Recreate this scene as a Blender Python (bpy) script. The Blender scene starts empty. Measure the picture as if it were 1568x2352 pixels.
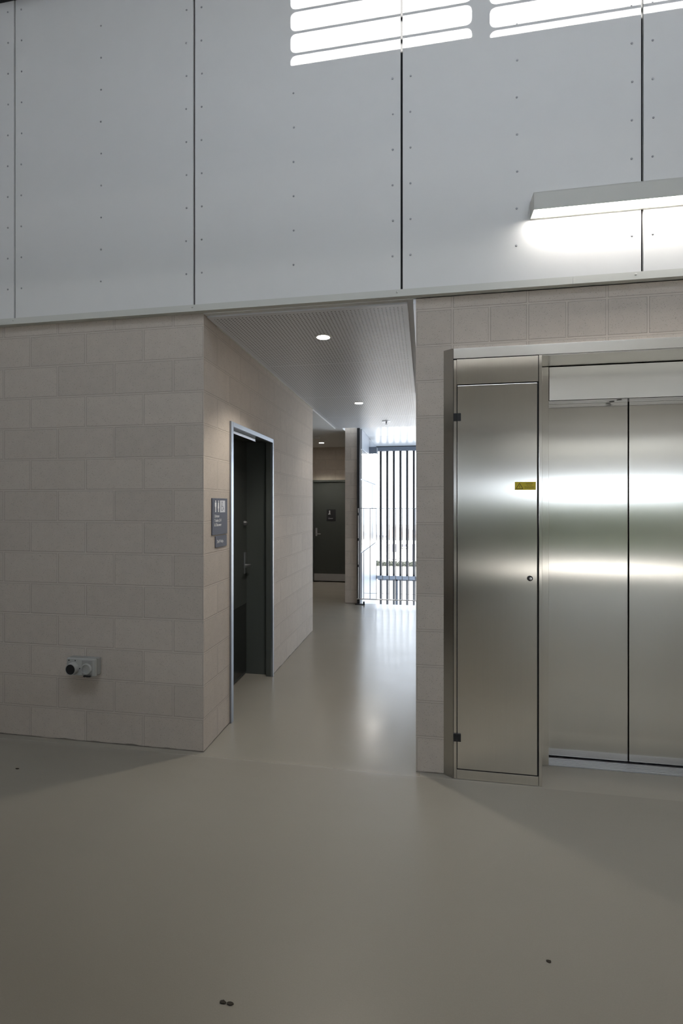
import bpy, bmesh, math, random
from mathutils import Vector, Matrix
random.seed(4)
SC = bpy.context.scene
COL = SC.collection
V = Vector

# ------------------------------------------------------------------ materials
def new_mat(name):
    m = bpy.data.materials.new(name); m.use_nodes = True
    nt = m.node_tree; nt.nodes.clear()
    out = nt.nodes.new('ShaderNodeOutputMaterial')
    b = nt.nodes.new('ShaderNodeBsdfPrincipled')
    nt.links.new(b.outputs[0], out.inputs[0])
    return m, nt, b

class N:
    """small helper for node maths"""
    def __init__(s, nt): s.nt = nt
    def n(s, t, **k):
        x = s.nt.nodes.new(t)
        for a, v in k.items(): setattr(x, a, v)
        return x
    def put(s, sock, v):
        if isinstance(v, (int, float)): sock.default_value = v
        elif isinstance(v, (tuple, list)): sock.default_value = v
        else: s.nt.links.new(v, sock)
    def m(s, op, a, b=0.0, c=0.0, clamp=False):
        x = s.n('ShaderNodeMath', operation=op, use_clamp=clamp)
        s.put(x.inputs[0], a); s.put(x.inputs[1], b); s.put(x.inputs[2], c)
        return x.outputs[0]
    def mix(s, f, a, b):
        x = s.n('ShaderNodeMix', data_type='RGBA')
        s.put(x.inputs[0], f); s.put(x.inputs[6], a); s.put(x.inputs[7], b)
        return x.outputs[2]
    def fmix(s, f, a, b):
        x = s.n('ShaderNodeMix', data_type='FLOAT')
        s.put(x.inputs[0], f); s.put(x.inputs[2], a); s.put(x.inputs[3], b)
        return x.outputs[0]
    def pos(s):
        g = s.n('ShaderNodeNewGeometry')
        sp = s.n('ShaderNodeSeparateXYZ'); s.put(sp.inputs[0], g.outputs['Position'])
        return g, sp.outputs[0], sp.outputs[1], sp.outputs[2]
    def noise(s, scale, detail=2, vec=None, rough=.5):
        x = s.n('ShaderNodeTexNoise'); x.inputs['Scale'].default_value = scale
        x.inputs['Detail'].default_value = detail; x.inputs['Roughness'].default_value = rough
        if vec is not None: s.put(x.inputs['Vector'], vec)
        return x.outputs[0]
    def ramp(s, v, a, b):
        x = s.n('ShaderNodeMapRange', clamp=True, interpolation_type='SMOOTHSTEP')
        s.put(x.inputs[0], v); x.inputs[1].default_value = a; x.inputs[2].default_value = b
        return x.outputs[0]
    def bump(s, h, strength, dist):
        x = s.n('ShaderNodeBump'); x.inputs['Strength'].default_value = strength
        x.inputs['Distance'].default_value = dist; s.put(x.inputs['Height'], h)
        return x.outputs[0]

def plain(name, col, rough=.5, metal=0.0, noise=0.0, spec=None, emit=None, es=0):
    m, nt, b = new_mat(name); k = N(nt)
    c = (*col, 1)
    if noise:
        g, x, y, z = k.pos()
        f = k.noise(9, 4, g.outputs['Position'])
        d = tuple(max(0, v*(1-noise)) for v in col)
        k.put(b.inputs['Base Color'], k.mix(f, (*d, 1), (*[min(1, v*(1+noise)) for v in col], 1)))
    else: b.inputs['Base Color'].default_value = c
    b.inputs['Roughness'].default_value = rough
    b.inputs['Metallic'].default_value = metal
    if spec is not None: b.inputs['Specular IOR Level'].default_value = spec
    if emit:
        b.inputs['Emission Color'].default_value = (*emit, 1)
        b.inputs['Emission Strength'].default_value = es
    return m

def block_mat(name, col, short_course=None, xoff=0.0):
    """200 mm courses of 400 mm blocks, stretcher bond, flush mortar"""
    m, nt, b = new_mat(name); k = N(nt)
    g, x, y, z = k.pos()
    nn = k.n('ShaderNodeSeparateXYZ'); k.put(nn.inputs[0], g.outputs['True Normal'])
    side = k.m('GREATER_THAN', k.m('ABSOLUTE', nn.outputs[0]), .5)
    u = k.fmix(side, k.m('SUBTRACT', x, xoff), k.m('ADD', y, .2))
    row = k.m('FLOOR', k.m('DIVIDE', z, .2))
    odd = k.m('MODULO', row, 2)
    per = .4
    if short_course is not None:
        per = k.fmix(k.m('COMPARE', row, short_course, .1), .4, .2)
    uu = k.m('ADD', k.m('DIVIDE', u, per), k.m('MULTIPLY', odd, .5))
    if short_course is not None:       # the course of half blocks keeps every joint on the 200 grid
        uu = k.fmix(k.m('COMPARE', row, short_course, .1), uu, k.m('DIVIDE', u, .2))
    fu = k.m('FRACT', uu)
    du = k.m('MULTIPLY', k.m('MINIMUM', fu, k.m('SUBTRACT', 1, fu)), per)
    fv = k.m('FRACT', k.m('DIVIDE', z, .2))
    dv = k.m('MULTIPLY', k.m('MINIMUM', fv, k.m('SUBTRACT', 1, fv)), .2)
    top = k.n('ShaderNodeVectorMath', operation='MULTIPLY')
    d = k.m('MINIMUM', du, dv)
    wob = k.m('MULTIPLY', k.m('SUBTRACT', k.noise(26, 3, g.outputs['Position']), .5), .003)
    d = k.m('ADD', d, wob)
    joint = k.m('SUBTRACT', 1, k.ramp(d, .0035, .0062))
    arris = k.m('MULTIPLY', k.ramp(d, .003, .005), k.m('SUBTRACT', 1, k.ramp(d, .006, .009)))
    # per block tint
    cell = k.n('ShaderNodeCombineXYZ'); k.put(cell.inputs[0], k.m('FLOOR', uu)); k.put(cell.inputs[1], row)
    wn = k.n('ShaderNodeTexWhiteNoise', noise_dimensions='2D'); k.put(wn.inputs[0], cell.outputs[0])
    tint = k.m('MULTIPLY_ADD', wn.outputs[0], .10, .95)
    blot = k.m('MULTIPLY_ADD', k.noise(14, 5, g.outputs['Position'], .65), .22, .89)
    grain = k.m('MULTIPLY_ADD', k.noise(330, 2, g.outputs['Position']), .30, .85)
    f = k.m('MULTIPLY', k.m('MULTIPLY', tint, blot), grain)
    hs = k.n('ShaderNodeVectorMath', operation='SCALE'); hs.inputs[0].default_value = col
    k.put(hs.inputs['Scale'], f)
    vo = k.n('ShaderNodeTexVoronoi'); vo.inputs['Scale'].default_value = 135; k.put(vo.inputs['Vector'], g.outputs['Position'])
    pick = k.n('ShaderNodeTexWhiteNoise', noise_dimensions='3D'); k.put(pick.inputs[0], vo.outputs['Position'])
    speck = k.m('MULTIPLY', k.m('LESS_THAN', vo.outputs['Distance'], .27), k.m('GREATER_THAN', pick.outputs[0], .60))
    sp = k.m('MULTIPLY', speck, k.m('MULTIPLY', pick.outputs[0], .50))
    c = k.mix(sp, hs.outputs[0], (.17, .14, .115, 1))
    mort = tuple(min(1, v*1.05) for v in col)
    c = k.mix(joint, c, (*mort, 1))
    c = k.mix(k.m('MULTIPLY', arris, .55), c, (col[0]*.5, col[1]*.5, col[2]*.5, 1))
    # grout dirt along the foot of the wall
    base = k.m('LESS_THAN', z, k.m('MULTIPLY_ADD', k.noise(5, 3, g.outputs['Position']), .030, -.008))
    c = k.mix(k.m('MULTIPLY', base, .75), c, (.10, .09, .075, 1))
    k.put(b.inputs['Base Color'], c)
    b.inputs['Roughness'].default_value = .82
    b.inputs['Specular IOR Level'].default_value = .25
    hgt = k.m('SUBTRACT', k.m('MULTIPLY', k.noise(420, 2, g.outputs['Position']), .35), joint)
    k.put(b.inputs['Normal'], k.bump(hgt, .45, .0016))
    return m

def steel_mat(name, col, rough, aniso=.85, axis=(1, 0, 0)):
    m, nt, b = new_mat(name); k = N(nt)
    g, x, y, z = k.pos()
    st = k.n('ShaderNodeVectorMath', operation='MULTIPLY'); k.put(st.inputs[0], g.outputs['Position'])
    st.inputs[1].default_value = (900, 900, 3) if axis[0] else (3, 900, 900)
    f = k.noise(1, 2, st.outputs[0])
    k.put(b.inputs['Base Color'], k.mix(f, (*[v*.94 for v in col], 1), (*[min(1, v*1.05) for v in col], 1)))
    b.inputs['Metallic'].default_value = 1
    smear = k.noise(2.2, 4, g.outputs['Position'])
    k.put(b.inputs['Roughness'], k.m('MULTIPLY_ADD', smear, .04, rough-.02))
    b.inputs['Anisotropic'].default_value = aniso
    t = k.n('ShaderNodeCombineXYZ')
    for i in range(3): t.inputs[i].default_value = axis[i]
    k.put(b.inputs['Tangent'], t.outputs[0])
    return m

def floor_mat():
    m, nt, b = new_mat('epoxy_floor'); k = N(nt)
    g, x, y, z = k.pos()
    P = g.outputs['Position']
    big = k.noise(.9, 4, P); fine = k.noise(240, 2, P); mid = k.noise(4, 3, P, .6)
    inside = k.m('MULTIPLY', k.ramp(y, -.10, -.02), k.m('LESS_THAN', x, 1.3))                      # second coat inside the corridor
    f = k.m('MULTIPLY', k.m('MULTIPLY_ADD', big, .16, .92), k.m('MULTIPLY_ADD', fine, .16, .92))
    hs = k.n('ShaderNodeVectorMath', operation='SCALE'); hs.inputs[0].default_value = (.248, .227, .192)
    k.put(hs.inputs['Scale'], k.m('MULTIPLY', f, k.m('MULTIPLY_ADD', k.m('GREATER_THAN', y, -.05), .15, 1)))  # colour lightened past the opening to make up for weak light
    k.put(b.inputs['Base Color'], hs.outputs[0])
    st = k.n('ShaderNodeVectorMath', operation='MULTIPLY'); k.put(st.inputs[0], P); st.inputs[1].default_value = (2.2, 6.5, 1)
    scuff = k.ramp(k.noise(1, 6, st.outputs[0], .62), .30, .75)
    r_in = k.m('MULTIPLY_ADD', scuff, .07, .20)
    r_out = k.m('MULTIPLY_ADD', scuff, .06, .40)
    k.put(b.inputs['Roughness'], k.fmix(inside, r_out, r_in))
    b.inputs['Specular IOR Level'].default_value = .5
    h = k.noise(150, 3, P)
    k.put(b.inputs['Normal'], k.bump(h, .10, .0010))
    return m

def perforated_mat():
    m, nt, b = new_mat('perforated_ceiling_board'); k = N(nt)
    g, x, y, z = k.pos()
    s = .0232
    def cell(v, off):
        f = k.m('FRACT', k.m('DIVIDE', k.m('ADD', v, off), s))
        return k.m('SUBTRACT', f, .5)
    a, c = cell(x, 10.0), cell(y, 10.004)
    r = k.m('SQRT', k.m('ADD', k.m('MULTIPLY', a, a), k.m('MULTIPLY', c, c)))
    hole = k.m('SUBTRACT', 1, k.ramp(r, .18, .24))
    seam = None
    for q in (1.12, 2.33, 3.53):
        e = k.m('LESS_THAN', k.m('ABSOLUTE', k.m('SUBTRACT', y, q)), .016)
        seam = e if seam is None else k.m('MAXIMUM', seam, e)
    edge = k.m('MAXIMUM', k.m('GREATER_THAN', x, 1.205), k.m('MAXIMUM', k.m('LESS_THAN', y, .06), k.m('LESS_THAN', x, .035)))
    solid = k.m('MAXIMUM', seam, edge)
    hole = k.m('MULTIPLY', hole, k.m('SUBTRACT', 1, solid))
    k.put(b.inputs['Base Color'], k.mix(hole, (.66, .67, .70, 1), (.012, .012, .014, 1)))
    b.inputs['Roughness'].default_value = .38
    return m

M = {}
M['block'] = block_mat('left_block', (.49, .435, .38))
M['block_right'] = block_mat('right_block', (.49, .435, .38), 12, 1.277-.0)
M['white'] = plain('white_cladding', (.70, .70, .69), .42, noise=.02)
M['flash'] = plain('flashing_metal', (.58, .58, .54), .4)
M['black'] = plain('black_backing', (.008, .008, .008), .8)
M['screw'] = plain('screw_head', (.33, .33, .34), .45, .6)
M['roof'] = plain('roof_lining', (.55, .55, .56), .7)
M['dado'] = plain('dark_grey_lining', (.30, .305, .29), .6)
M['back_white'] = plain('grey_white_lining', (.50, .50, .50), .6)
M['light_block'] = plain('light_block_lining', (.72, .71, .69), .6)  # for the unseen slab added above the camera
M['forecourt'] = plain('forecourt_paving', (.25, .245, .23), .9, noise=.1)
M['plaster'] = plain('plasterboard', (.70, .70, .69), .6, noise=.02)
M['steel'] = steel_mat('brushed_stainless', (.82, .79, .735), .18, .95)
M['steel_door'] = steel_mat('brushed_stainless_door', (.82, .795, .745), .17, .95)
M['steel_h'] = steel_mat('brushed_stainless_cross', (.74, .715, .665), .18, .92, (0, 0, 1))
M['soffit_steel'] = plain('stainless_soffit', (.55, .53, .49), .32, 1)
M['alu'] = plain('aluminium', (.55, .55, .57), .35, 1)
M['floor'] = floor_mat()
M['perf'] = perforated_mat()
M['plastic'] = plain('grey_plastic', (.36, .36, .34), .4)
M['plastic_pale'] = plain('clear_grey_plastic', (.30, .30, .285), .25)
M['dark'] = plain('dark_plastic', (.012, .012, .014), .45)
M['door_grey'] = plain('charcoal_door_paint', (.050, .056, .052), .42, noise=.05)
M['frame_grey'] = plain('galvanised_frame', (.34, .37, .41), .30, .85)
M['reveal_grey'] = plain('charcoal_frame_paint', (.070, .078, .072), .40)
M['kick_dark'] = plain('dark_kick_plate', (.022, .024, .022), .22)
M['sign'] = plain('slate_sign_board', (.085, .090, .118), .55, spec=.15)
M['sign_black'] = plain('black_sign_board', (.014, .014, .017), .4)
M['letter'] = plain('pale_lettering', (.75, .74, .74), .5)
M['symbol_grey'] = plain('grey_symbol_board', (.50, .50, .53), .5)
M['yellow'] = plain('yellow_vinyl', (.60, .46, .02), .4)
M['ink'] = plain('black_ink', (.03, .022, .008), .5)
M['post_black'] = plain('black_steel', (.014, .015, .018), .4)
M['rod'] = plain('wire_grey', (.16, .16, .17), .4, .6)
M['bright_rod'] = plain('bright_steel', (.75, .73, .72), .25, .9)
M['beam'] = plain('blue_grey_steel', (.11, .13, .165), .45)
M['soffit'] = plain('pale_soffit', (.50, .53, .57), .30)
M['glass_panel'] = plain('gloss_white_panel', (.80, .81, .80), .10, spec=.8)
M['matt_panel'] = plain('satin_white_panel', (.42, .46, .52), .35)
M['ground'] = plain('pale_concrete', (.22, .215, .205), .9, noise=.08)
M['house_wall'] = plain('pale_render', (.70, .68, .64), .8)
M['house_roof'] = plain('brown_roof', (.055, .040, .035), .8)
M['house_win'] = plain('dark_window', (.03, .03, .035), .25)
M['leaf'] = plain('foliage', (.009, .012, .008), .7, noise=.5)
M['leaf_pale'] = plain('pale_foliage', (.20, .22, .15), .7, noise=.4)
M['bark'] = plain('bark', (.09, .07, .05), .9)
M['led'] = plain('led_diffuser', (.9, .9, .9), .5, emit=(1, .95, .90), es=6.5)
M['lamp'] = plain('downlight_diffuser', (.9, .9, .9), .5, emit=(1, .93, .84), es=14)
M['dirt'] = plain('dry_debris', (.035, .028, .02), .9)

# ------------------------------------------------------------------ mesh helpers
def box(bm, a, b, bev=0.0, seg=2):
    t = bmesh.new()
    bmesh.ops.create_cube(t, size=1)
    s = V(b) - V(a); c = (V(a) + V(b))/2
    for v in t.verts: v.co = V((v.co.x*s.x, v.co.y*s.y, v.co.z*s.z)) + c
    if bev: bmesh.ops.bevel(t, geom=t.edges[:], offset=bev, segments=seg, affect='EDGES', profile=.5)
    join(bm, t); return bm
def join(bm, t):
    me = bpy.data.meshes.new('tmp'); t.to_mesh(me); t.free(); bm.from_mesh(me); bpy.data.meshes.remove(me)
def cyl(bm, p, q, r, seg=16, r2=None, cap=True):
    p, q = V(p), V(q); d = q-p
    t = bmesh.new()
    bmesh.ops.create_cone(t, cap_ends=cap, segments=seg, radius1=r, radius2=r if r2 is None else r2, depth=d.length)
    mt = Matrix.Translation((p+q)/2) @ d.to_track_quat('Z', 'Y').to_matrix().to_4x4()
    bmesh.ops.transform(t, matrix=mt, verts=t.verts)
    join(bm, t); return bm
def lathe(bm, prof, org, axis, seg=28):
    """prof = [(r, h)...] turned about axis through org"""
    t = bmesh.new(); q = V(axis).to_track_quat('Z', 'Y')
    rings = []
    for r, h in prof:
        rings.append([t.verts.new(q @ V((r*math.cos(2*math.pi*i/seg), r*math.sin(2*math.pi*i/seg), h)) + V(org)) for i in range(seg)])
    for A, B in zip(rings, rings[1:]):
        for i in range(seg): t.faces.new((A[i], A[(i+1) % seg], B[(i+1) % seg], B[i]))
    t.faces.new(rings[0][::-1]); t.faces.new(rings[-1])
    bmesh.ops.recalc_face_normals(t, faces=t.faces)
    join(bm, t); return bm
def prism(bm, pts, right, up, org, h0, h1):
    """polygon pts (u,v) in the plane right/up through org, from h0 to h1 along the normal"""
    r, u = V(right), V(up); n = r.cross(u); o = V(org); t = bmesh.new()
    A = [t.verts.new(o + r*a + u*b + n*h0) for a, b in pts]
    B = [t.verts.new(o + r*a + u*b + n*h1) for a, b in pts]
    t.faces.new(A[::-1]); t.faces.new(B)
    for i in range(len(pts)):
        j = (i+1) % len(pts); t.faces.new((A[i], A[j], B[j], B[i]))
    bmesh.ops.recalc_face_normals(t, faces=t.faces)
    join(bm, t); return bm
def disc_pts(cx, cy, r, n=20, a0=0, a1=2*math.pi):
    return [(cx + r*math.cos(a0+(a1-a0)*i/n), cy + r*math.sin(a0+(a1-a0)*i/n)) for i in range(n)]
def stroke(bm, pts, w, right, up, org, h0, h1):
    for (a, b), (c, d) in zip(pts, pts[1:]):
        L = math.hypot(c-a, d-b); nx, ny = -(d-b)/L*w/2, (c-a)/L*w/2
        prism(bm, [(a+nx, b+ny), (a-nx, b-ny), (c-nx, d-ny), (c+nx, d+ny)], right, up, org, h0, h1)

WORLD = {}
def empty(name, loc, label=None, cat=None, group=None, kind=None):
    o = bpy.data.objects.new(name, None); COL.objects.link(o); o.location = loc
    o.empty_display_size = .05
    WORLD[o] = V(loc)
    tag(o, label, cat, group, kind); return o
def tag(o, label=None, cat=None, group=None, kind=None):
    for k_, v in (('label', label), ('category', cat), ('group', group), ('kind', kind)):
        if v: o[k_] = v
    return o
def obj(name, bm, mat, parent=None, label=None, smooth=False, org=None):
    me = bpy.data.meshes.new(name)
    w = WORLD[parent] if parent else V((0, 0, 0))
    o = bpy.data.objects.new(name, me)
    loc = V(org) if org is not None else w
    bmesh.ops.translate(bm, verts=bm.verts, vec=-loc)
    bm.to_mesh(me); bm.free()
    if smooth:
        for p in me.polygons: p.use_smooth = True
        try: me.set_sharp_from_angle(angle=math.radians(35))
        except Exception: pass
    me.materials.append(mat); COL.objects.link(o)
    o.location = loc - w
    WORLD[o] = loc
    if parent: o.parent = parent
    if label: o['label'] = label
    return o
def structure(name, boxes, mat, bev=0.0):
    bm = bmesh.new()
    for a, b in boxes: box(bm, a, b, bev)
    return tag(obj(name, bm, mat), kind='structure')
def B(*ab, bev=0.0):
    bm = bmesh.new()
    for a, b in ab: box(bm, a, b, bev)
    return bm
def text_bm(body, size, right, up, org, depth=.0006, align='LEFT', spacing=1.0, sx=1.0):
    cu = bpy.data.curves.new('txt', 'FONT'); cu.body = body; cu.size = size
    cu.align_x = align; cu.extrude = depth/2; cu.space_character = spacing; cu.resolution_u = 4
    o = bpy.data.objects.new('txt', cu); COL.objects.link(o)
    bpy.context.view_layer.update()
    me = bpy.data.meshes.new_from_object(o.evaluated_get(bpy.context.evaluated_depsgraph_get()))
    bpy.data.objects.remove(o); bpy.data.curves.remove(cu)
    bm = bmesh.new(); bm.from_mesh(me); bpy.data.meshes.remove(me)
    r, u = V(right), V(up); n = r.cross(u)
    for v in bm.verts: v.co = V(org) + r*v.co.x*sx + u*v.co.y + n*v.co.z
    return bm

XR, UP, YR = (1, 0, 0), (0, 0, 1), (0, 1, 0)
W = 1.277            # corridor width
# ------------------------------------------------------------------ shell: hall
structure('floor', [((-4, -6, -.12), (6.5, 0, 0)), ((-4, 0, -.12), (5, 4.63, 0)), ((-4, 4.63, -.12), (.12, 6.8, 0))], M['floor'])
structure('wall_left', [((-4, 0, 0), (0, .19, 2.70))], M['block'])
for ab in (((W, 0, 0), (1.9432, .19, 2.70)), ((1.9432, 0, 2.312), (3.02, .19, 2.70)), ((3.02, 0, 0), (6.5, .19, 2.70))):
    structure('wall_right', [ab], M['block_right'])
structure('wall_upper', [((-4, -.012, 2.70), (6.5, .19, 5.0))], M['black'])
structure('wall_far_left', [((-4.2, -6, 0), (-4, 7, 8.4))], M['block'])
structure('wall_far_right', [((6.5, -6, 0), (6.7, .19, 8.4))], M['block'])
# wall behind the camera: wide doorway on the right, high louvred windows over it
OX0, OX1, OZ = 3.0, 6.3, 2.72
EL = math.radians(26); RISE = 6*math.tan(EL)
CB, CT = 4.040+RISE, 4.86+RISE
structure('wall_back', [((-4.2, -6.2, 0), (-2.8, -6, OZ)), ((-2.8, -6.2, 0), (.7, -6, 1.15)), ((.7, -6.2, 0), (OX0, -6, OZ)), ((OX1, -6.2, 0), (6.7, -6, OZ))], M['dado'])  # left gap over the low piece added to light the left blocks
structure('wall_back', [((-4.2, -6.2, OZ), (6.7, -6, CB)),
                        ((-4.2, -6.2, CB), (.560, -6, CT)), ((5.2, -6.2, CB), (6.7, -6, CT)), ((-4.2, -6.2, CT), (6.7, -6, 8.6))], M['back_white'])
RS = (8.5-4.785)/6.3                       # roof pitch, rising away from the panelled wall
def roof_piece(y0, y1, x0, x1):
    bm = bmesh.new(); z = lambda y: 4.785 - RS*y
    prism(bm, [(y1, z(y1)), (y1, z(y1)+.22), (y0, z(y0)+.22), (y0, z(y0))], (0, 1, 0), (0, 0, 1), (x0, 0, 0), 0, x1-x0)
    tag(obj('ceiling', bm, M['roof']), kind='structure')
SKY = (-3.9, -2.4, -1.4, 4.8)              # unseen roof gap added to brighten the upper wall: y0, y1, x0, x1
roof_piece(-6.3, SKY[0], -4.2, 6.7); roof_piece(SKY[1], 0, -4.2, 6.7)
roof_piece(SKY[0], SKY[1], -4.2, SKY[2]); roof_piece(SKY[0], SKY[1], SKY[3], 6.7)
structure('sun_block_slab', [((-4.2, -13.0, 2.92), (14, -6.2, 3.10))], M['plaster'])  # unseen slab added to keep the sun off the hall floor
structure('sky_block_band', [((-4.2, -13.25, 2.28), (14, -13.0, 3.1))], M['back_white'])  # unseen band added to narrow the bright sky mirrored in the steel
structure('overhead_light_block', [((-4, -6, 2.80), (6.5, -1.90, 3.02))], M['light_block'])  # unseen slab added to darken the floor near the camera
structure('trim_1', [((-4, -.10, 4.772), (6.5, -.0285, 4.84))], M['post_black'])
# louvred windows
def louvre(x0, x1, zlow, label):
    t = empty('louvre_window', ((x0+x1)/2, -6.05, zlow), label, 'window', 'high louvred windows')
    z0 = zlow; ang = -EL
    f = bmesh.new()
    box(f, (x0-.052, -6.10, CB), (x0, -6.0, CT)); box(f, (x1, -6.10, CB), (x1+.053, -6.0, CT)); box(f, (x0, -6.10, CB-.0), (x1, -6.0, zlow))
    obj('window_frame', f, M['alu'], t)
    z = zlow + .082
    while z < CT-.02:
        s = bmesh.new(); h = .014; dy = .045
        prism(s, [(-dy, -dy*math.tan(ang)-h), (dy, dy*math.tan(ang)-h), (dy, dy*math.tan(ang)+h), (-dy, -dy*math.tan(ang)+h)], (0, 1, 0), (0, 0, 1), (x0, -6.05, z), 0, x1-x0)
        for ex, dx in ((x0, 1), (x1, -1)):          # rounded cheeks where the blades meet the frame
            for dz in (1, -1):
                r = .026; zz = z + dz*(h-.001)
                arc = [(ex+dx*(r-r*math.cos(a*math.pi/10)), zz+dz*(r-r*math.sin(a*math.pi/10))) for a in range(6)]
                prism(s, [(ex, zz)] + arc[::-1], (1, 0, 0), (0, 0, 1), (0, -6.05, 0), -.004, .004)
        obj('blade', s, M['alu'], t); z += .127
    return t
louvre(.560, 1.575, 4.058+RISE, 'narrow high louvred window behind the viewer, throwing sun bars left')
louvre(1.680, 3.2, 4.020+RISE, 'wide high louvred window behind the viewer, throwing sun bars right')
louvre(3.305, 5.15, 4.010+RISE, 'high louvred window behind the viewer nearest the right wall')

# ------------------------------------------------------------------ cladding panels
JX = [-2.532, -1.290, -.048, 1.198, 2.437, 3.677]
plab = ['white wall panel at the left edge of the photo, mostly out of frame',
        'white wall panel above the plain left block wall with the power outlet',
        'white wall panel above the corridor opening, with sun bars at its top',
        'white wall panel carrying the left end of the long lit lamp',
        'white wall panel at the right edge of the photo behind the lamp']
scr_me = None
for i in range(5):
    x0, x1 = JX[i]+.006, JX[i+1]-.006
    t = empty('wall_panel', ((x0+x1)/2, -.028, 2.716), plab[i], 'wall panel', 'white cladding panels of the upper wall')
    obj('board', B(((x0, -.0285, 2.712), (x1, -.012, 4.80)), bev=.001), M['white'], t)
    for c, cx in enumerate((JX[i]+.050, (JX[i]+JX[i+1])/2-.002, JX[i+1]-.050)):
        if i == 0 and c < 2: continue
        if i == 4 and c > 0: continue
        for k_ in range(10):
            z = 2.905 + .2*k_
            if i == 3 and c == 2 and k_ == 1: continue
            p = V((cx + random.uniform(-.002, .002), -.0285, z))
            if scr_me is None:
                b_ = bmesh.new(); lathe(b_, [(.0058, -.002), (.0058, .0010), (.0042, .0024), (.0014, .0026)], p, (0, -1, 0), 12)
                o = obj('screw', b_, M['screw'], t, smooth=True, org=p); scr_me = o.data
            else:
                o = bpy.data.objects.new('screw', scr_me); COL.objects.link(o); o.parent = t; o.location = p - WORLD[t]
# flashing in two lengths
def flashing(n, x0, x1, screws):
    bm = bmesh.new()
    prism(bm, [(-.030, 2.676), (.0, 2.672), (.0, 2.7), (-.026, 2.7), (-.026, 2.7155), (-.030, 2.7155)], (0, 1, 0), (0, 0, 1), (x0, 0, 0), 0, x1-x0)
    bmesh.ops.recalc_face_normals(bm, faces=bm.faces)
    o = tag(obj(n, bm, M['flash']), kind='structure')
    for sx in screws:
        b_ = bmesh.new(); lathe(b_, [(.0062, -.002), (.0062, .0015), (.003, .0032)], (sx, -.030, 2.702), (0, -1, 0), 12)
        obj('screw', b_, M['flash'], o, smooth=True)
flashing('trim_2', -4, 2.0995, (-1.3, -.060, 1.172))
flashing('trim_3', 2.1005, 6.5, (2.405,))

# ------------------------------------------------------------------ corridor shell
D0, D1, DH = .399, 1.351, 2.085      # toilet door frame, outer
structure('wall_corridor_left', [((-.05, .19, 0), (0, D0, 2.7)), ((-.05, D1, 0), (0, 2.92, 2.7)), ((-.05, D0, DH), (0, D1, 2.7)),
    ((-.30, .19, 0), (-.05, .40, 2.7)), ((-.30, 1.40, 0), (-.05, 2.92, 2.7)), ((-.30, .40, 2.10), (-.05, 1.40, 2.7)),
    ((-4, 2.72, 0), (-.30, 2.92, 2.7))], M['block'])
structure('wall_toilet', [((-2.2, .19, 0), (-2.1, 2.72, 2.7))], M['plaster'])
structure('wall_corridor_right', [((W, .19, 0), (W+.19, 2.35, 2.7)), ((W+.19, 2.16, 0), (3.2, 2.35, 2.7))], M['block'])
structure('lobby_light_block', [((5, 2.16, -3.3), (5.2, 7.1, 2.4))], M['plaster'])  # unseen wall added to cut side daylight, height set for the light
structure('wall_shaft', [((W+.19, .42, 0), (3.2, .46, 2.7))], M['black']); structure('wall_shaft', [((3.03, .19, 0), (3.06, .42, 2.7))], M['black'])
structure('wall_pier', [((.115, 4.62, 0), (.322, 6.8, 2.7))], M['block'])
structure('wall_corridor_back', [((-4, 6.6, 0), (-.875, 6.8, 2.7)), ((-.875, 6.6, 2.0), (.115, 6.8, 2.7)), ((.085, 6.6, 0), (.115, 6.8, 2.0))], M['block'])
structure('ceiling_corridor', [((-4, 2.92, 2.645), (0, 6.8, 2.9)), ((0, 4.41, 2.645), (.115, 6.8, 2.9)), ((0, .0, 2.668), (3.2, 4.40, 2.9)), ((3.2, .19, 2.668), (5, 4.4, 2.9))], M['plaster'])
structure('ceiling_perforated', [((.006, .035, 2.658), (1.228, 4.40, 2.668))], M['perf'])
structure('trim_4', [((.0, .19, 2.655), (.012, 2.92, 2.668))], M['flash'])
structure('trim_5', [((1.262, .0, 2.640), (1.277, 2.35, 2.668))], M['alu'])
structure('ceiling_soffit', [((.30, 4.415, 2.682), (5, 5.49, 2.85)), ((.30, 5.50, 2.682), (1.19, 7.0, 2.85)), ((1.20, 5.50, 2.682), (5, 7.0, 2.85)), ((.3, 4.40, 2.70), (5, 7, 2.86))], M['soffit'])
# white panelled flank wall of the stair void
t = structure('wall_stair_left', [((.322, 4.70, -3.3), (.350, 7.05, 2.70))], M['matt_panel'])
def flank(y0, y1, z0, z1, m): return ((.350, y0, z0), (.366, y1, z1)), m
for n_, (y0, y1, z0, z1, mm) in enumerate([(4.70, 5.485, 1.915, 2.36, 'glass_panel'), (4.70, 6.57, .785, 1.895, 'glass_panel'),
        (5.50, 6.98, 1.915, 2.68, 'matt_panel'), (4.70, 5.485, 2.375, 2.68, 'matt_panel'), (6.585, 6.98, .785, 1.895, 'matt_panel'),
        (4.70, 6.98, -.45, .765, 'matt_panel'), (4.70, 6.98, -3.2, -.47, 'matt_panel')]):
    obj('panel', B(((.350, y0, z0), (.366, y1, z1)), bev=.002), M[mm], t)
# lamp on the flank wall
t = empty('wall_lamp', (.45, 5.75, 2.40), 'small box lamp glowing downwards on the white flank wall by the battens', 'wall lamp')
obj('housing', B(((.366, 5.66, 2.40), (.50, 5.86, 2.52)), bev=.004), M['beam'], t)
obj('diffuser', B(((.375, 5.67, 2.385), (.492, 5.85, 2.402)), bev=.003), M['lamp'], t, 'glowing white diffuser')

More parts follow.
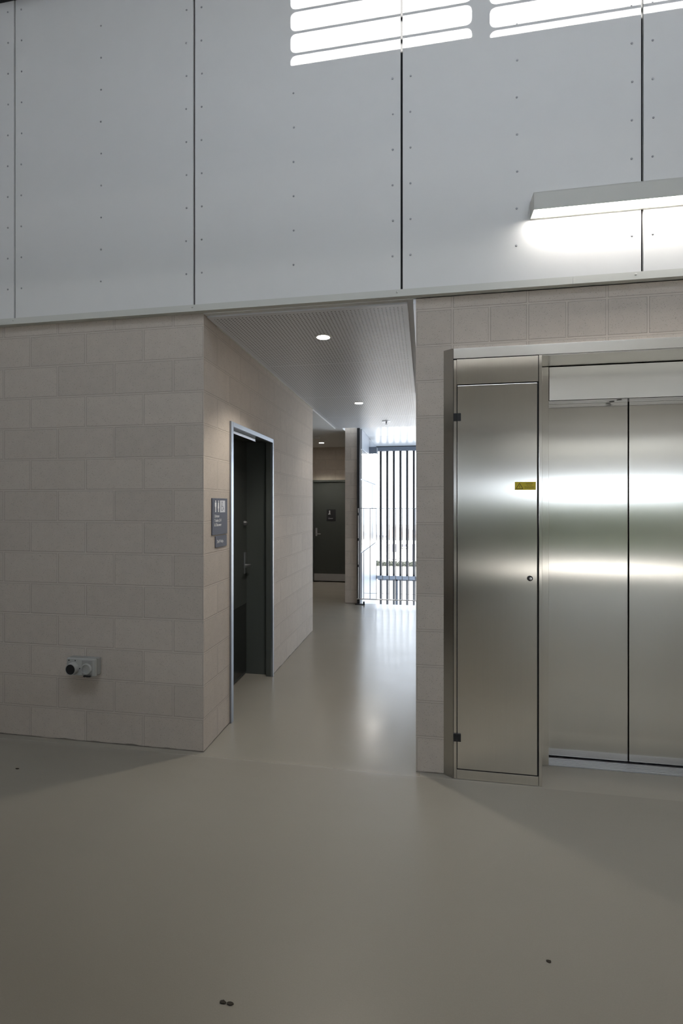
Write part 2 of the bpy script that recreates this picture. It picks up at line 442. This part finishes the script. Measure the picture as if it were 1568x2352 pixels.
# ------------------------------------------------------------------ toilet door
d = empty('door_1', (-.1, .875, 0), kind='structure')
f = bmesh.new()
fi0, fi1, fh = .440, 1.328, 2.052
for a, b in [((-.006, D0, 0), (.013, fi0, DH)), ((-.006, fi1, 0), (.013, D1, DH)), ((-.006, fi0, fh), (.013, fi1, DH))]: box(f, a, b, .0015)
obj('door_frame', f, M['frame_grey'], d, 'galvanised steel frame')
f = bmesh.new()
for a, b in [((-.05, D0, 0), (-.006, fi0, DH)), ((-.05, fi1, 0), (-.006, D1, DH)), ((-.05, fi0, fh), (-.006, fi1, DH)), ((-.29, .40, 0), (-.05, .425, 2.10)), ((-.29, 1.381, 0), (-.05, 1.40, 2.10)), ((-.29, .425, 2.065), (-.05, 1.381, 2.10)),
             ((-.25, 1.372, 0), (-.065, 1.381, 2.065)), ((-.25, .425, 0), (-.065, .434, 2.065))]: box(f, a, b, .001)
obj('door_reveal', f, M['reveal_grey'], d, 'charcoal painted reveal')
lf = obj('door_leaf', B(((-.287, .437, .012), (-.245, 1.369, 2.06)), bev=.002), M['door_grey'], d, 'charcoal door leaf')
obj('kick_plate', B(((-.2455, .445, .03), (-.2435, 1.362, .632)), bev=.0008), M['kick_dark'], lf, 'darker glossy kick plate')
h = bmesh.new()
box(h, (-.245, 1.30, .90), (-.236, 1.345, 1.09), .003)
cyl(h, (-.24, 1.322, .975), (-.19, 1.322, .975), .010); cyl(h, (-.193, 1.328, .975), (-.193, 1.205, .975), .009)
obj('door_handle', h, M['alu'], lf, 'steel lever handle', True)
h = bmesh.new(); lathe(h, [(.024, 0), (.024, .006), (.018, .012), (.010, .022)], (-.245, 1.322, 1.348), (1, 0, 0)); box(h, (-.226, 1.262, 1.342), (-.216, 1.330, 1.354), .003)
obj('latch', h, M['alu'], lf, 'steel latch turn', True)
h = bmesh.new()
box(h, (-.062, .445, 2.030), (-.052, 1.06, 2.051), .002); box(h, (-.052, .445, 2.028), (-.049, 1.06, 2.033), .001); box(h, (-.052, .445, 2.041), (-.049, 1.06, 2.045), .001)
obj('head_gleam_strip', h, M['alu'], d, 'ribbed silver strip standing in for light reflected on the frame head')  # silver strip stands in for a reflection along the frame head

# signs beside it (wall x = 0)
sg = empty('toilet_sign', (.0, .2275, 1.43), 'slate blue toilet sign reading Unisex Toilet LH & Shower', 'sign', 'signs by the toilet door')
obj('board', B(((0, .108, 1.313), (.006, .347, 1.549)), bev=.001), M['sign'], sg)
O = (.006, .108, 1.313)
def person(bm, cx, base, H, skirt, R, U, org, h0, h1):
    r = H*.075
    prism(bm, disc_pts(cx, base+H-r, r), R, U, org, h0, h1)
    s = H*.115; hip = base+H*.47; top = base+H*.83
    if skirt:
        prism(bm, [(cx-s*.8, top), (cx-s*1.15, base+H*.32), (cx+s*1.15, base+H*.32), (cx+s*.8, top)], R, U, org, h0, h1)
    else:
        prism(bm, [(cx-s*1.25, top), (cx-s*1.25, base+H*.5), (cx-s*.75, base+H*.42), (cx+s*.75, base+H*.42), (cx+s*1.25, base+H*.5), (cx+s*1.25, top)], R, U, org, h0, h1)
    for q in (-1, 1):
        lt = base+H*(.322 if skirt else .43)
        prism(bm, [(cx+q*s*.1, lt), (cx+q*s*.1, base), (cx+q*s*.75, base), (cx+q*s*.75, lt)], R, U, org, h0, h1)
bm = bmesh.new()
person(bm, .050, .146, .076, False, YR, UP, O, 0, .0012); obj('pictogram', bm, M['letter'], sg, 'pale man symbol')
bm = bmesh.new(); person(bm, .092, .146, .076, True, YR, UP, O, 0, .0012); obj('pictogram', bm, M['letter'], sg, 'pale woman symbol')
pl = obj('symbol_plate', B(((.006, .108+.116, 1.313+.144), (.0072, .108+.198, 1.313+.222))), M['symbol_grey'], sg, 'light grey plate with wheelchair outline')
bm = bmesh.new(); o2 = (.0072, .108+.116, 1.313+.144)
stroke(bm, [(.034, .062), (.031, .040), (.048, .038), (.056, .020), (.062, .022)], .0035, YR, UP, o2, 0, .0006)
stroke(bm, [(.026, .042), (.018, .030), (.020, .018), (.030, .011), (.042, .014), (.048, .024)], .003, YR, UP, o2, 0, .0006)
prism(bm, disc_pts(.034, .067, .0045), YR, UP, o2, 0, .0006)
obj('wheelchair_symbol', bm, M['sign'], pl, 'slate blue wheelchair outline')
bm = bmesh.new()
for i, s in enumerate(('Unisex', 'Toilet LH', '& Shower')):
    join(bm, text_bm(s, .0285, YR, UP, (.0066, .108+.032, 1.313+.112-i*.0285), sx=.95))
obj('lettering', bm, M['letter'], sg, 'pale lettering')
s2 = empty('self_help_sign', (.0, .249, 1.27), 'small slate sign reading Self Help under the larger toilet sign', 'sign', 'signs by the toilet door')
obj('board', B(((0, .159, 1.231), (.006, .339, 1.305)), bev=.001), M['sign'], s2)
obj('lettering', text_bm('Self Help', .029, YR, UP, (.0066, .180, 1.259), sx=.95), M['letter'], s2, 'pale lettering')

# ------------------------------------------------------------------ far door
structure('door_light_block', [((-.9, 6.72, 0), (.1, 6.79, 2.0))], M['black'])  # unseen black sheet added to stop daylight showing under the door
d = empty('door_2', (-.38, 6.6, 0), kind='structure')
obj('door_frame', B(((-.875, 6.575, 0), (-.84, 6.70, 2.0)), ((.05, 6.575, 0), (.085, 6.70, 2.0)), ((-.84, 6.575, 1.965), (.05, 6.70, 2.0))), M['reveal_grey'], d)
lf = obj('door_leaf', B(((-.838, 6.60, .016), (.048, 6.64, 1.963)), bev=.002), M['door_grey'], d, 'charcoal door leaf')
obj('kick_plate', B(((-.83, 6.5985, .022), (.04, 6.600, .163)), bev=.0005), M['alu'], lf, 'pale metal kick plate')
h = bmesh.new(); box(h, (-.80, 6.591, .90), (-.765, 6.60, 1.06), .003); cyl(h, (-.782, 6.595, .945), (-.782, 6.555, .945), .009); cyl(h, (-.787, 6.558, .945), (-.69, 6.558, .945), .008)
obj('door_handle', h, M['alu'], lf, 'steel lever handle', True)
s3 = empty('cleaner_sign', (-.485, 6.6, 1.31), 'small black sign with kneeling figure on the dark far door', 'sign')
obj('board', B(((-.576, 6.594, 1.194), (-.394, 6.600, 1.425)), bev=.001), M['sign_black'], s3)
O = (-.576, 6.594, 1.194); bm = bmesh.new()
prism(bm, disc_pts(.060, .196, .013), XR, UP, O, 0, .001)
prism(bm, [(.046, .182), (.072, .182), (.070, .150), (.078, .132), (.030, .132), (.030, .144), (.052, .150)], XR, UP, O, 0, .001)
obj('pictogram', bm, M['symbol_grey'], s3, 'grey kneeling figure')
obj('lettering', text_bm('Cleaner', .030, XR, UP, (-.576+.032, 6.5934, 1.194+.046)), M['symbol_grey'], s3, 'small grey lettering')

# ------------------------------------------------------------------ downlights, sprinkler, detector
def downlight(x, y, z, label, watts=15):
    t = empty('downlight', (x, y, z), label, 'downlight', 'round recessed ceiling lights')
    b_ = bmesh.new(); lathe(b_, [(.044, 0), (.044, .0045), (.050, .0055), (.056, .003), (.057, 0)], (x, y, z), (0, 0, -1)); obj('trim_ring', b_, M['plaster'], t, smooth=True)
    b_ = bmesh.new(); lathe(b_, [(.0435, .001), (.0435, .0048), (.02, .006)], (x, y, z), (0, 0, -1)); obj('diffuser', b_, M['lamp'], t, 'glowing diffuser', True)
    sl = bpy.data.lights.new('downlight_beam', 'SPOT'); sl.energy = watts; sl.spot_size = math.radians(112); sl.spot_blend = .5
    sl.shadow_soft_size = .03; sl.color = (1, .93, .83)
    so_ = bpy.data.objects.new('downlight_beam', sl); COL.objects.link(so_); so_.location = (x, y, z-.012)
downlight(.640, .490, 2.658, 'largest round downlight, nearest in the perforated corridor ceiling')
downlight(.593, 2.664, 2.658, 'round downlight farther along the perforated corridor ceiling, right of centre', 3)
downlight(-.53, 5.90, 2.645, 'smallest round downlight, above the dark far door', 17)
t = empty('ceiling_sprinkler', (.804, 3.907, 2.658), 'small sprinkler head under the perforated ceiling near the daylight', 'sprinkler')
b_ = bmesh.new(); lathe(b_, [(.06, -.003), (.058, .006), (.02, .012)], (.804, 3.907, 2.658), (0, 0, -1)); obj('escutcheon', b_, M['alu'], t, smooth=True)
b_ = bmesh.new(); lathe(b_, [(.010, .010), (.010, .022), (.004, .026), (.004, .038), (.016, .040), (.016, .043)], (.804, 3.907, 2.658), (0, 0, -1), 14); obj('deflector', b_, M['rod'], t, smooth=True)
t = empty('smoke_detector', (-.44, 5.19, 2.645), 'pale round detector on the ceiling left of the smallest downlight', 'smoke detector')
b_ = bmesh.new(); lathe(b_, [(.055, 0), (.055, .012), (.045, .03), (.02, .034)], (-.46, 5.19, 2.645), (0, 0, -1)); obj('cover', b_, M['plaster'], t, smooth=True)

# ------------------------------------------------------------------ linear lamp
t = empty('linear_lamp', (3.1, -.0285, 3.04), 'long white box lamp glowing underneath on the upper wall', 'wall lamp')
x0, x1 = 1.884, 4.4
b_ = B(((x0, -.115, 3.040), (x1, -.112, 3.130)), ((x0, -.115, 3.127), (x1, -.0285, 3.130)), ((x0, -.115, 3.040), (x0+.003, -.0285, 3.130)),
       ((x1-.003, -.115, 3.040), (x1, -.0285, 3.130)), ((x0, -.043, 3.036), (x1, -.0285, 3.130)))
obj('housing', b_, M['flash'], t)
obj('diffuser', B(((x0+.004, -.111, 3.044), (x1-.004, -.044, 3.052))), M['led'], t, 'glowing white diffuser')

# ------------------------------------------------------------------ power outlet
px0, px1, pz0, pz1 = -.888, -.690, .440, .545
t = empty('power_outlet', ((px0+px1)/2, 0, .49), 'grey weatherproof switched outlet low on the left block wall', 'outlet')
obj('back_box', B(((px0, -.036, pz0), (px1, 0, pz1)), bev=.004), M['plastic_pale'], t)
obj('face_plate', B(((px0-.001, -.060, pz0-.001), (px1+.001, -.038, pz1+.001)), bev=.006), M['plastic'], t)
obj('gasket', B(((px0+.003, -.0385, pz0+.003), (px1-.003, -.0355, pz1-.001)), ), M['dark'], t, 'thin black gasket')
b_ = bmesh.new(); c = (px0+.050, -.060, .485)
lathe(b_, [(.038, 0), (.038, .010), (.035, .030), (.031, .030), (.030, .012), (.0, .012)][0:5], c, (0, -1, 0))
ring = obj('socket_ring', b_, M['plastic'], t, 'round pale socket collar', True)
b_ = bmesh.new(); lathe(b_, [(.0305, .010), (.0305, .0305), (.012, .0306)], c, (0, -1, 0)); obj('socket_face', b_, M['dark'], ring, 'dark socket mouth', True)
for dx, dz in ((-.032, .048), (.012, .048), (.043, -.0)):
    b_ = bmesh.new(); lathe(b_, [(.004, 0), (.004, .001)], (c[0]+dx, -.0603, c[2]+dz), (0, -1, 0), 10); obj('screw', b_, M['dark'], t)
c = (px0+.145, -.060, .487); b_ = bmesh.new()
box(b_, (c[0]-.036, -.064, .447), (c[0]+.036, -.058, .538), .003)
fl = obj('switch_flap', b_, M['plastic_pale'], t, 'clear grey flap')
b_ = bmesh.new(); lathe(b_, [(.034, 0), (.034, .006), (.031, .012), (.026, .012), (.026, .004), (.004, .004)], (c[0], -.064, c[2]), (0, -1, 0)); obj('switch_knob', b_, M['plastic'], fl, 'round raised switch dial', True)
b_ = B(((c[0]-.024, -.068, .436), (c[0]+.026, -.048, .444)), bev=.002); obj('flap_latch', b_, M['dark'], fl, 'dark latch under the flap')

# ------------------------------------------------------------------ control cabinet beside the lift
F = -.035
cb = empty('control_cabinet', (1.69, F, 0), 'tall stainless control cabinet left of the lift doors', 'cabinet')
b_ = bmesh.new()
prism(b_, [(1.430, 0), (1.480, F-.001), (1.481, F+.004), (1.481, 0)], (1, 0, 0), (0, 1, 0), (0, 0, 0), 0.002, 2.366)
obj('edge_strip', b_, steel_mat('brushed_stainless_edge', (.46, .45, .42), .17, .92), cb, 'splayed left edge strip')
obj('carcass', B(((1.481, -.030, .002), (1.940, 0, 2.306)), ((1.9385, F, .002), (1.9425, 0, 2.306))), M['black'], cb)
obj('stile', B(((1.4825, F, .002), (1.4985, -.028, 2.302)), bev=.001), M['steel'], cb)
obj('stile', B(((1.9265, F-.003, .002), (1.9430, -.020, 2.306)), bev=.001), M['steel'], cb)
obj('top_panel', B(((1.4995, F, 2.1655), (1.9245, -.028, 2.305)), bev=.0012), M['steel'], cb)
obj('bottom_rail', B(((1.4995, F, .002), (1.9255, -.028, .052)), bev=.001), M['steel'], cb)
dr = obj('cabinet_door', B(((1.5025, F-.001, .058), (1.9185, -.028, 2.1595)), bev=.0015), M['steel'], cb)
for z in (1.987, .229):
    obj('hinge', B(((1.480, F-.008, z-.021), (1.4985, F, z+.021)), ((1.5005, F-.008, z-.021), (1.521, F, z+.021)), ((1.4985, F-.006, z-.021), (1.5005, F, z+.021)), bev=.0015), M['dark'], dr, 'small black hinge')
b_ = bmesh.new(); lathe(b_, [(.0145, 0), (.0145, .004), (.012, .008), (.008, .008)], (1.8815, F-.001, 1.1115), (0, -1, 0)); lk = obj('lock', b_, M['dark'], dr, 'black round lock', True)
b_ = bmesh.new(); lathe(b_, [(.0078, .006), (.0078, .0095), (.006, .010)], (1.8825, F-.001, 1.1105), (0, -1, 0)); obj('lock_core', b_, M['bright_rod'], lk, 'bright lock core', True)
st = obj('warning_sticker', B(((1.804, F-.0018, 1.586), (1.911, F-.001, 1.629))), M['yellow'], dr, 'yellow danger sticker')
O = (1.804, F-.0018, 1.586); b_ = bmesh.new(); e = .0003
tri = [(.007, .0065), (.041, .0065), (.024, .036)]
for a, b in zip(tri, tri[1:]+tri[:1]): stroke(b_, [a, b], .0026, XR, UP, O, 0, e)
stroke(b_, [(.0245, .027), (.0215, .0185), (.0262, .019), (.0235, .010)], .0016, XR, UP, O, 0, e)
for body, s, z in (('DANGER', .0088, .0305), ('415 VOLTS', .0058, .0225), ('NO UNAUTHORISED', .0054, .0140), ('ACCESS PERMITTED', .0054, .0075)):
    join(b_, text_bm(body, s, XR, UP, (1.804+.0745, F-.0021, 1.586+z), .0003, 'CENTER'))
obj('sticker_print', b_, M['ink'], st, 'black print and lightning triangle')

# ------------------------------------------------------------------ lift
lf_ = empty('elevator', (2.49, .19, 0), 'stainless lift entrance with closed double doors at the right edge', 'elevator')
tag(obj('trim_6', B(((1.4815, F, 2.3085), (3.06, -.0, 2.3645)), bev=.001), M['steel_h']), kind='structure')
obj('head_soffit', B(((1.944, F+.003, 2.302), (3.019, .19, 2.309))), M['soffit_steel'], lf_)
b_ = B(((1.944, .186, .004), (2.0290, .215, 2.300)), bev=.001); box(b_, (2.020, .215, .004), (2.0290, .30, 2.300))
obj('jamb', b_, M['steel'], lf_)
obj('jamb', B(((2.960, .186, .004), (3.018, .30, 2.300)), bev=.001), M['steel'], lf_)
obj('header_panel', B(((2.0315, .187, 2.1055), (2.960, .200, 2.298)), bev=.001), M['steel_h'], lf_)
b_ = B(((2.0315, .200, 2.1055), (2.960, .245, 2.125)), ((2.0315, .249, 2.1055), (2.960, .296, 2.125)))
tr = obj('door_track', b_, M['alu'], lf_, 'twin silver door tracks')
for (x, y) in ((2.418, .225), (2.395, .270)):
    b_ = bmesh.new(); lathe(b_, [(.013, 0), (.013, .002)], (x, y, 2.1057), (0, 0, -1)); obj('screw', b_, M['dark'], tr, 'dark screw')
obj('elevator_door', B(((2.034, .300, .010), (2.4915, .325, 2.115)), bev=.0015), M['steel_door'], lf_)
obj('elevator_door', B(((2.4985, .300, .010), (2.960, .325, 2.115)), bev=.0015), M['steel_door'], lf_)
b_ = B(((2.031, .196, -.004), (2.960, .330, .003)))
for y in (.205, .222, .239, .256, .273): box(b_, (2.031, y, .003), (2.960, y+.009, .0055), .001)
obj('sill', b_, M['alu'], lf_, 'ribbed aluminium sill')

# ------------------------------------------------------------------ balustrade gate
t = empty('gate_post', (.327, 4.60, 0), 'black full height post at the left of the wire gate', 'post')
obj('post', B(((.304, 4.585, 0), (.346, 4.625, 2.70)), bev=.002), M['post_black'], t)
g = empty('gate', (.9, 4.56, 0), 'thin wire balustrade gate across the daylight opening', 'gate')
obj('top_rail', B(((.33, 4.557, 1.456), (2.9, 4.563, 1.464))), M['rod'], g)
b_ = bmesh.new(); cyl(b_, (.31, 4.56, .083), (2.9, 4.56, .083), .008); obj('bottom_rail', b_, M['bright_rod'], g, 'bright steel bottom rail', True)
b_ = bmesh.new(); cyl(b_, (.41, 4.56, .175), (2.9, 4.56, .175), .0022, 8); obj('cross_wire', b_, M['rod'], g)
rm = None
for k_ in range(26):
    x = .410 + .0967*k_
    if rm is None:
        b_ = bmesh.new(); cyl(b_, (x, 4.56, .083), (x, 4.56, 1.46), .0048, 8); o = obj('rod', b_, M['rod'], g, smooth=True, org=(x, 4.56, 0)); rm = o.data
    else:
        o = bpy.data.objects.new('rod', rm); COL.objects.link(o); o.parent = g; o.location = V((x, 4.56, 0)) - WORLD[g]
b_ = bmesh.new(); cyl(b_, (.326, 4.566, .09), (.326, 4.566, 1.46), .0065, 10); obj('gleam_rod', b_, M['bright_rod'], g, 'bright steel rod standing in for the white gleam beside the post', True)  # bright rod stands in for the white gleam between post and gate
for z in (1.372, .985, .585):
    b_ = bmesh.new(); cyl(b_, (.326, 4.566, z-.02), (.326, 4.566, z+.02), .011, 12); obj('hinge', b_, M['post_black'], g, 'black hinge', True)
b_ = B(((.285, 4.52, 0), (.43, 4.58, .012)), bev=.002); box(b_, (.40, 4.545, .012), (.425, 4.575, .045), .003)
obj('floor_bolt', b_, M['post_black'], g, 'black floor bolt bracket')

# ------------------------------------------------------------------ batten screen and far balustrade
s = empty('batten_screen', (1.8, 7.0, -3.3), 'dark vertical batten screen in front of the bright street', 'screen')
obj('head_beam', B(((.370, 6.90, 2.585), (4.98, 7.03, 2.665)), bev=.003), M['beam'], s, 'blue grey steel head beam')
obj('shadow_gap', B(((.370, 6.905, 2.665), (4.98, 7.03, 2.679))), M['post_black'], s)
obj('floor_beam', B(((.370, 6.86, .045), (4.98, 6.93, .110)), bev=.003), M['beam'], s, 'blue grey steel floor beam')
rm = None
for k_ in range(22):
    x = .453 + .1307*k_
    if rm is None:
        b_ = B(((x-.022, 6.945, -3.2), (x+.022, 7.015, 2.60)), bev=.002); o = obj('batten', b_, M['post_black'], s, org=(x, 6.98, 0)); rm = o.data
    else:
        o = bpy.data.objects.new('batten', rm); COL.objects.link(o); o.parent = s; o.location = V((x, 6.98, 0)) - WORLD[s]
obj('column', B(((.725, 7.25, -3.3), (.775, 7.33, .02)), ((.37, 7.25, -.04), (4.98, 7.33, .03))), M['beam'], s, 'blue grey steel column and bearer')

# ------------------------------------------------------------------ outside
structure('ground', [((-60, 7.0, -3.6), (80, 120, -3.3))], M['ground'])
structure('ground_forecourt', [((-40, -60, -.30), (60, -6.2, -.02))], M['forecourt'])
hs = empty('house', (1.5, 38, -3.3), 'pale house with brown roof beyond the batten screen', 'house')
wl = B(((-2.9, 37.6, -3.3), (8, 43, -1.05)))
obj('wall', wl, M['house_wall'], hs)
b_ = bmesh.new(); prism(b_, [(-1.75, -1.08), (-1.55, -.40), (1.2, -.98), (8.2, -1.0), (8.2, -1.08)], XR, UP, (0, 37.0, 0), -6, 0); obj('roof', b_, M['house_roof'], hs)
b_ = bmesh.new(); prism(b_, [(-2.9, -1.1), (-2.9, -.88), (-1.75, -.95), (-1.75, -1.1)], XR, UP, (0, 37.0, 0), -5, 0); obj('fascia', b_, M['house_win'], hs)
for (a, b, z0, z1) in ((-1.42, -.92, -2.95, -1.68), (-.62, -.05, -2.05, -1.68), (.25, .55, -3.0, -1.65), (-2.35, -2.20, -2.95, -1.66), (-1.78, -1.62, -2.95, -1.66)):
    w_ = obj('window', B(((a, 37.53, z0), (b, 37.6, z1))), M['house_win'], hs)
    if b-a > .4:
        q = (a+b)/2
        b_ = B(((a+.06, 37.51, z0+.06), (q-.04, 37.53, (z0+z1)/2-.03)), ((q+.04, 37.51, z0+.06), (b-.06, 37.53, (z0+z1)/2-.03)))
        obj('pane', b_, M['house_wall'], w_)
def leaves(bm, pts, n, s):
    for _ in range(n):
        c, r = random.choice(pts)
        while True:
            d_ = V((random.uniform(-1, 1), random.uniform(-1, 1), random.uniform(-1, 1)))
            if .3 < d_.length < 1: break
        p = V(c) + V((d_.x*r[0], d_.y*r[1], d_.z*r[2]))
        a = V((random.uniform(-1, 1), random.uniform(-1, 1), random.uniform(-1, 1))).normalized()
        b2 = a.orthogonal().normalized(); cc = a.cross(b2)
        q = s*random.uniform(.6, 1.3)
        bm.faces.new([bm.verts.new(p+b2*q), bm.verts.new(p+cc*q*.45), bm.verts.new(p-b2*q), bm.verts.new(p-cc*q*.45)])
hg = bmesh.new(); leaves(hg, [((x*.5-2.6, 36.0, -3.12), (.4, .35, .24)) for x in range(12)], 4200, .075)
tag(obj('hedge', hg, M['leaf']), 'low dark hedge in front of the pale house', 'hedge')
hg = bmesh.new(); leaves(hg, [((x*.8-6, -13.9, .85), (.8, .5, 1.0)) for x in range(30)], 16000, .16)
box(hg, (-6.5, -14.1, -.02), (18, -13.6, 1.2))
tag(obj('garden_hedge', hg, M['leaf_pale']), 'dark hedge outside behind the viewer, seen mirrored in the steel', 'hedge')

# ------------------------------------------------------------------ specks on the floor
for (x, y, r, lab) in ((-.963, -.354, .011, 'dark speck on the floor below the left block wall'),
                       (.726, -1.390, .010, 'brown crumb pair at the front of the floor, left of centre'),
                       (1.729, -1.084, .009, 'brown crumb on the floor at front right'),):
    b_ = bmesh.new(); rr = random.Random(int(x*1000))
    for q in range(2 if r == .010 else 1):
        pts = [(q*.024 + r*(1.2-.35*rr.random())*math.cos(a*math.pi/4), r*.55*(.7+.5*rr.random())*math.sin(a*math.pi/4)) for a in range(8)]
        prism(b_, pts, XR, YR, (x, y, 0), 0, .003)
    tag(obj('floor_speck', b_, M['dirt']), lab, 'debris', 'specks on the floor')

# ------------------------------------------------------------------ light
sun = bpy.data.lights.new('sun', 'SUN'); sun.energy = 14; sun.angle = .0020; sun.color = (1, .98, .95)
so = bpy.data.objects.new('sun', sun); COL.objects.link(so)
so.rotation_euler = V((0, math.cos(EL), -math.sin(EL))).to_track_quat('-Z', 'Y').to_euler()
so.location = (0, -20, 15)
w = bpy.data.worlds.new('sky'); SC.world = w; w.use_nodes = True
bg = w.node_tree.nodes['Background']; bg.inputs[0].default_value = (.79, .885, 1.0, 1); bg.inputs[1].default_value = 1.5

# ------------------------------------------------------------------ camera
cam = bpy.data.cameras.new('camera'); co = bpy.data.objects.new('camera', cam); COL.objects.link(co)
co.location = (1.32802, -2.78081, 1.50231)
co.rotation_euler = (math.pi/2, 0, .1699)
cam.sensor_fit = 'AUTO'; cam.sensor_width = 36
cam.lens = 1119.264/2352*36
cam.shift_y = (1160.979-1176)/2352
cam.clip_start = .02; cam.clip_end = 300
SC.camera = co
SC.view_settings.view_transform = 'Standard'; SC.view_settings.look = 'None'
SC.view_settings.exposure = 2.12; SC.view_settings.gamma = 1
SC.view_settings.use_curve_mapping = False
cy = SC.cycles
cy.max_bounces = 12; cy.diffuse_bounces = 8; cy.glossy_bounces = 6
cy.use_denoising = True
cy.sample_clamp_indirect = 8
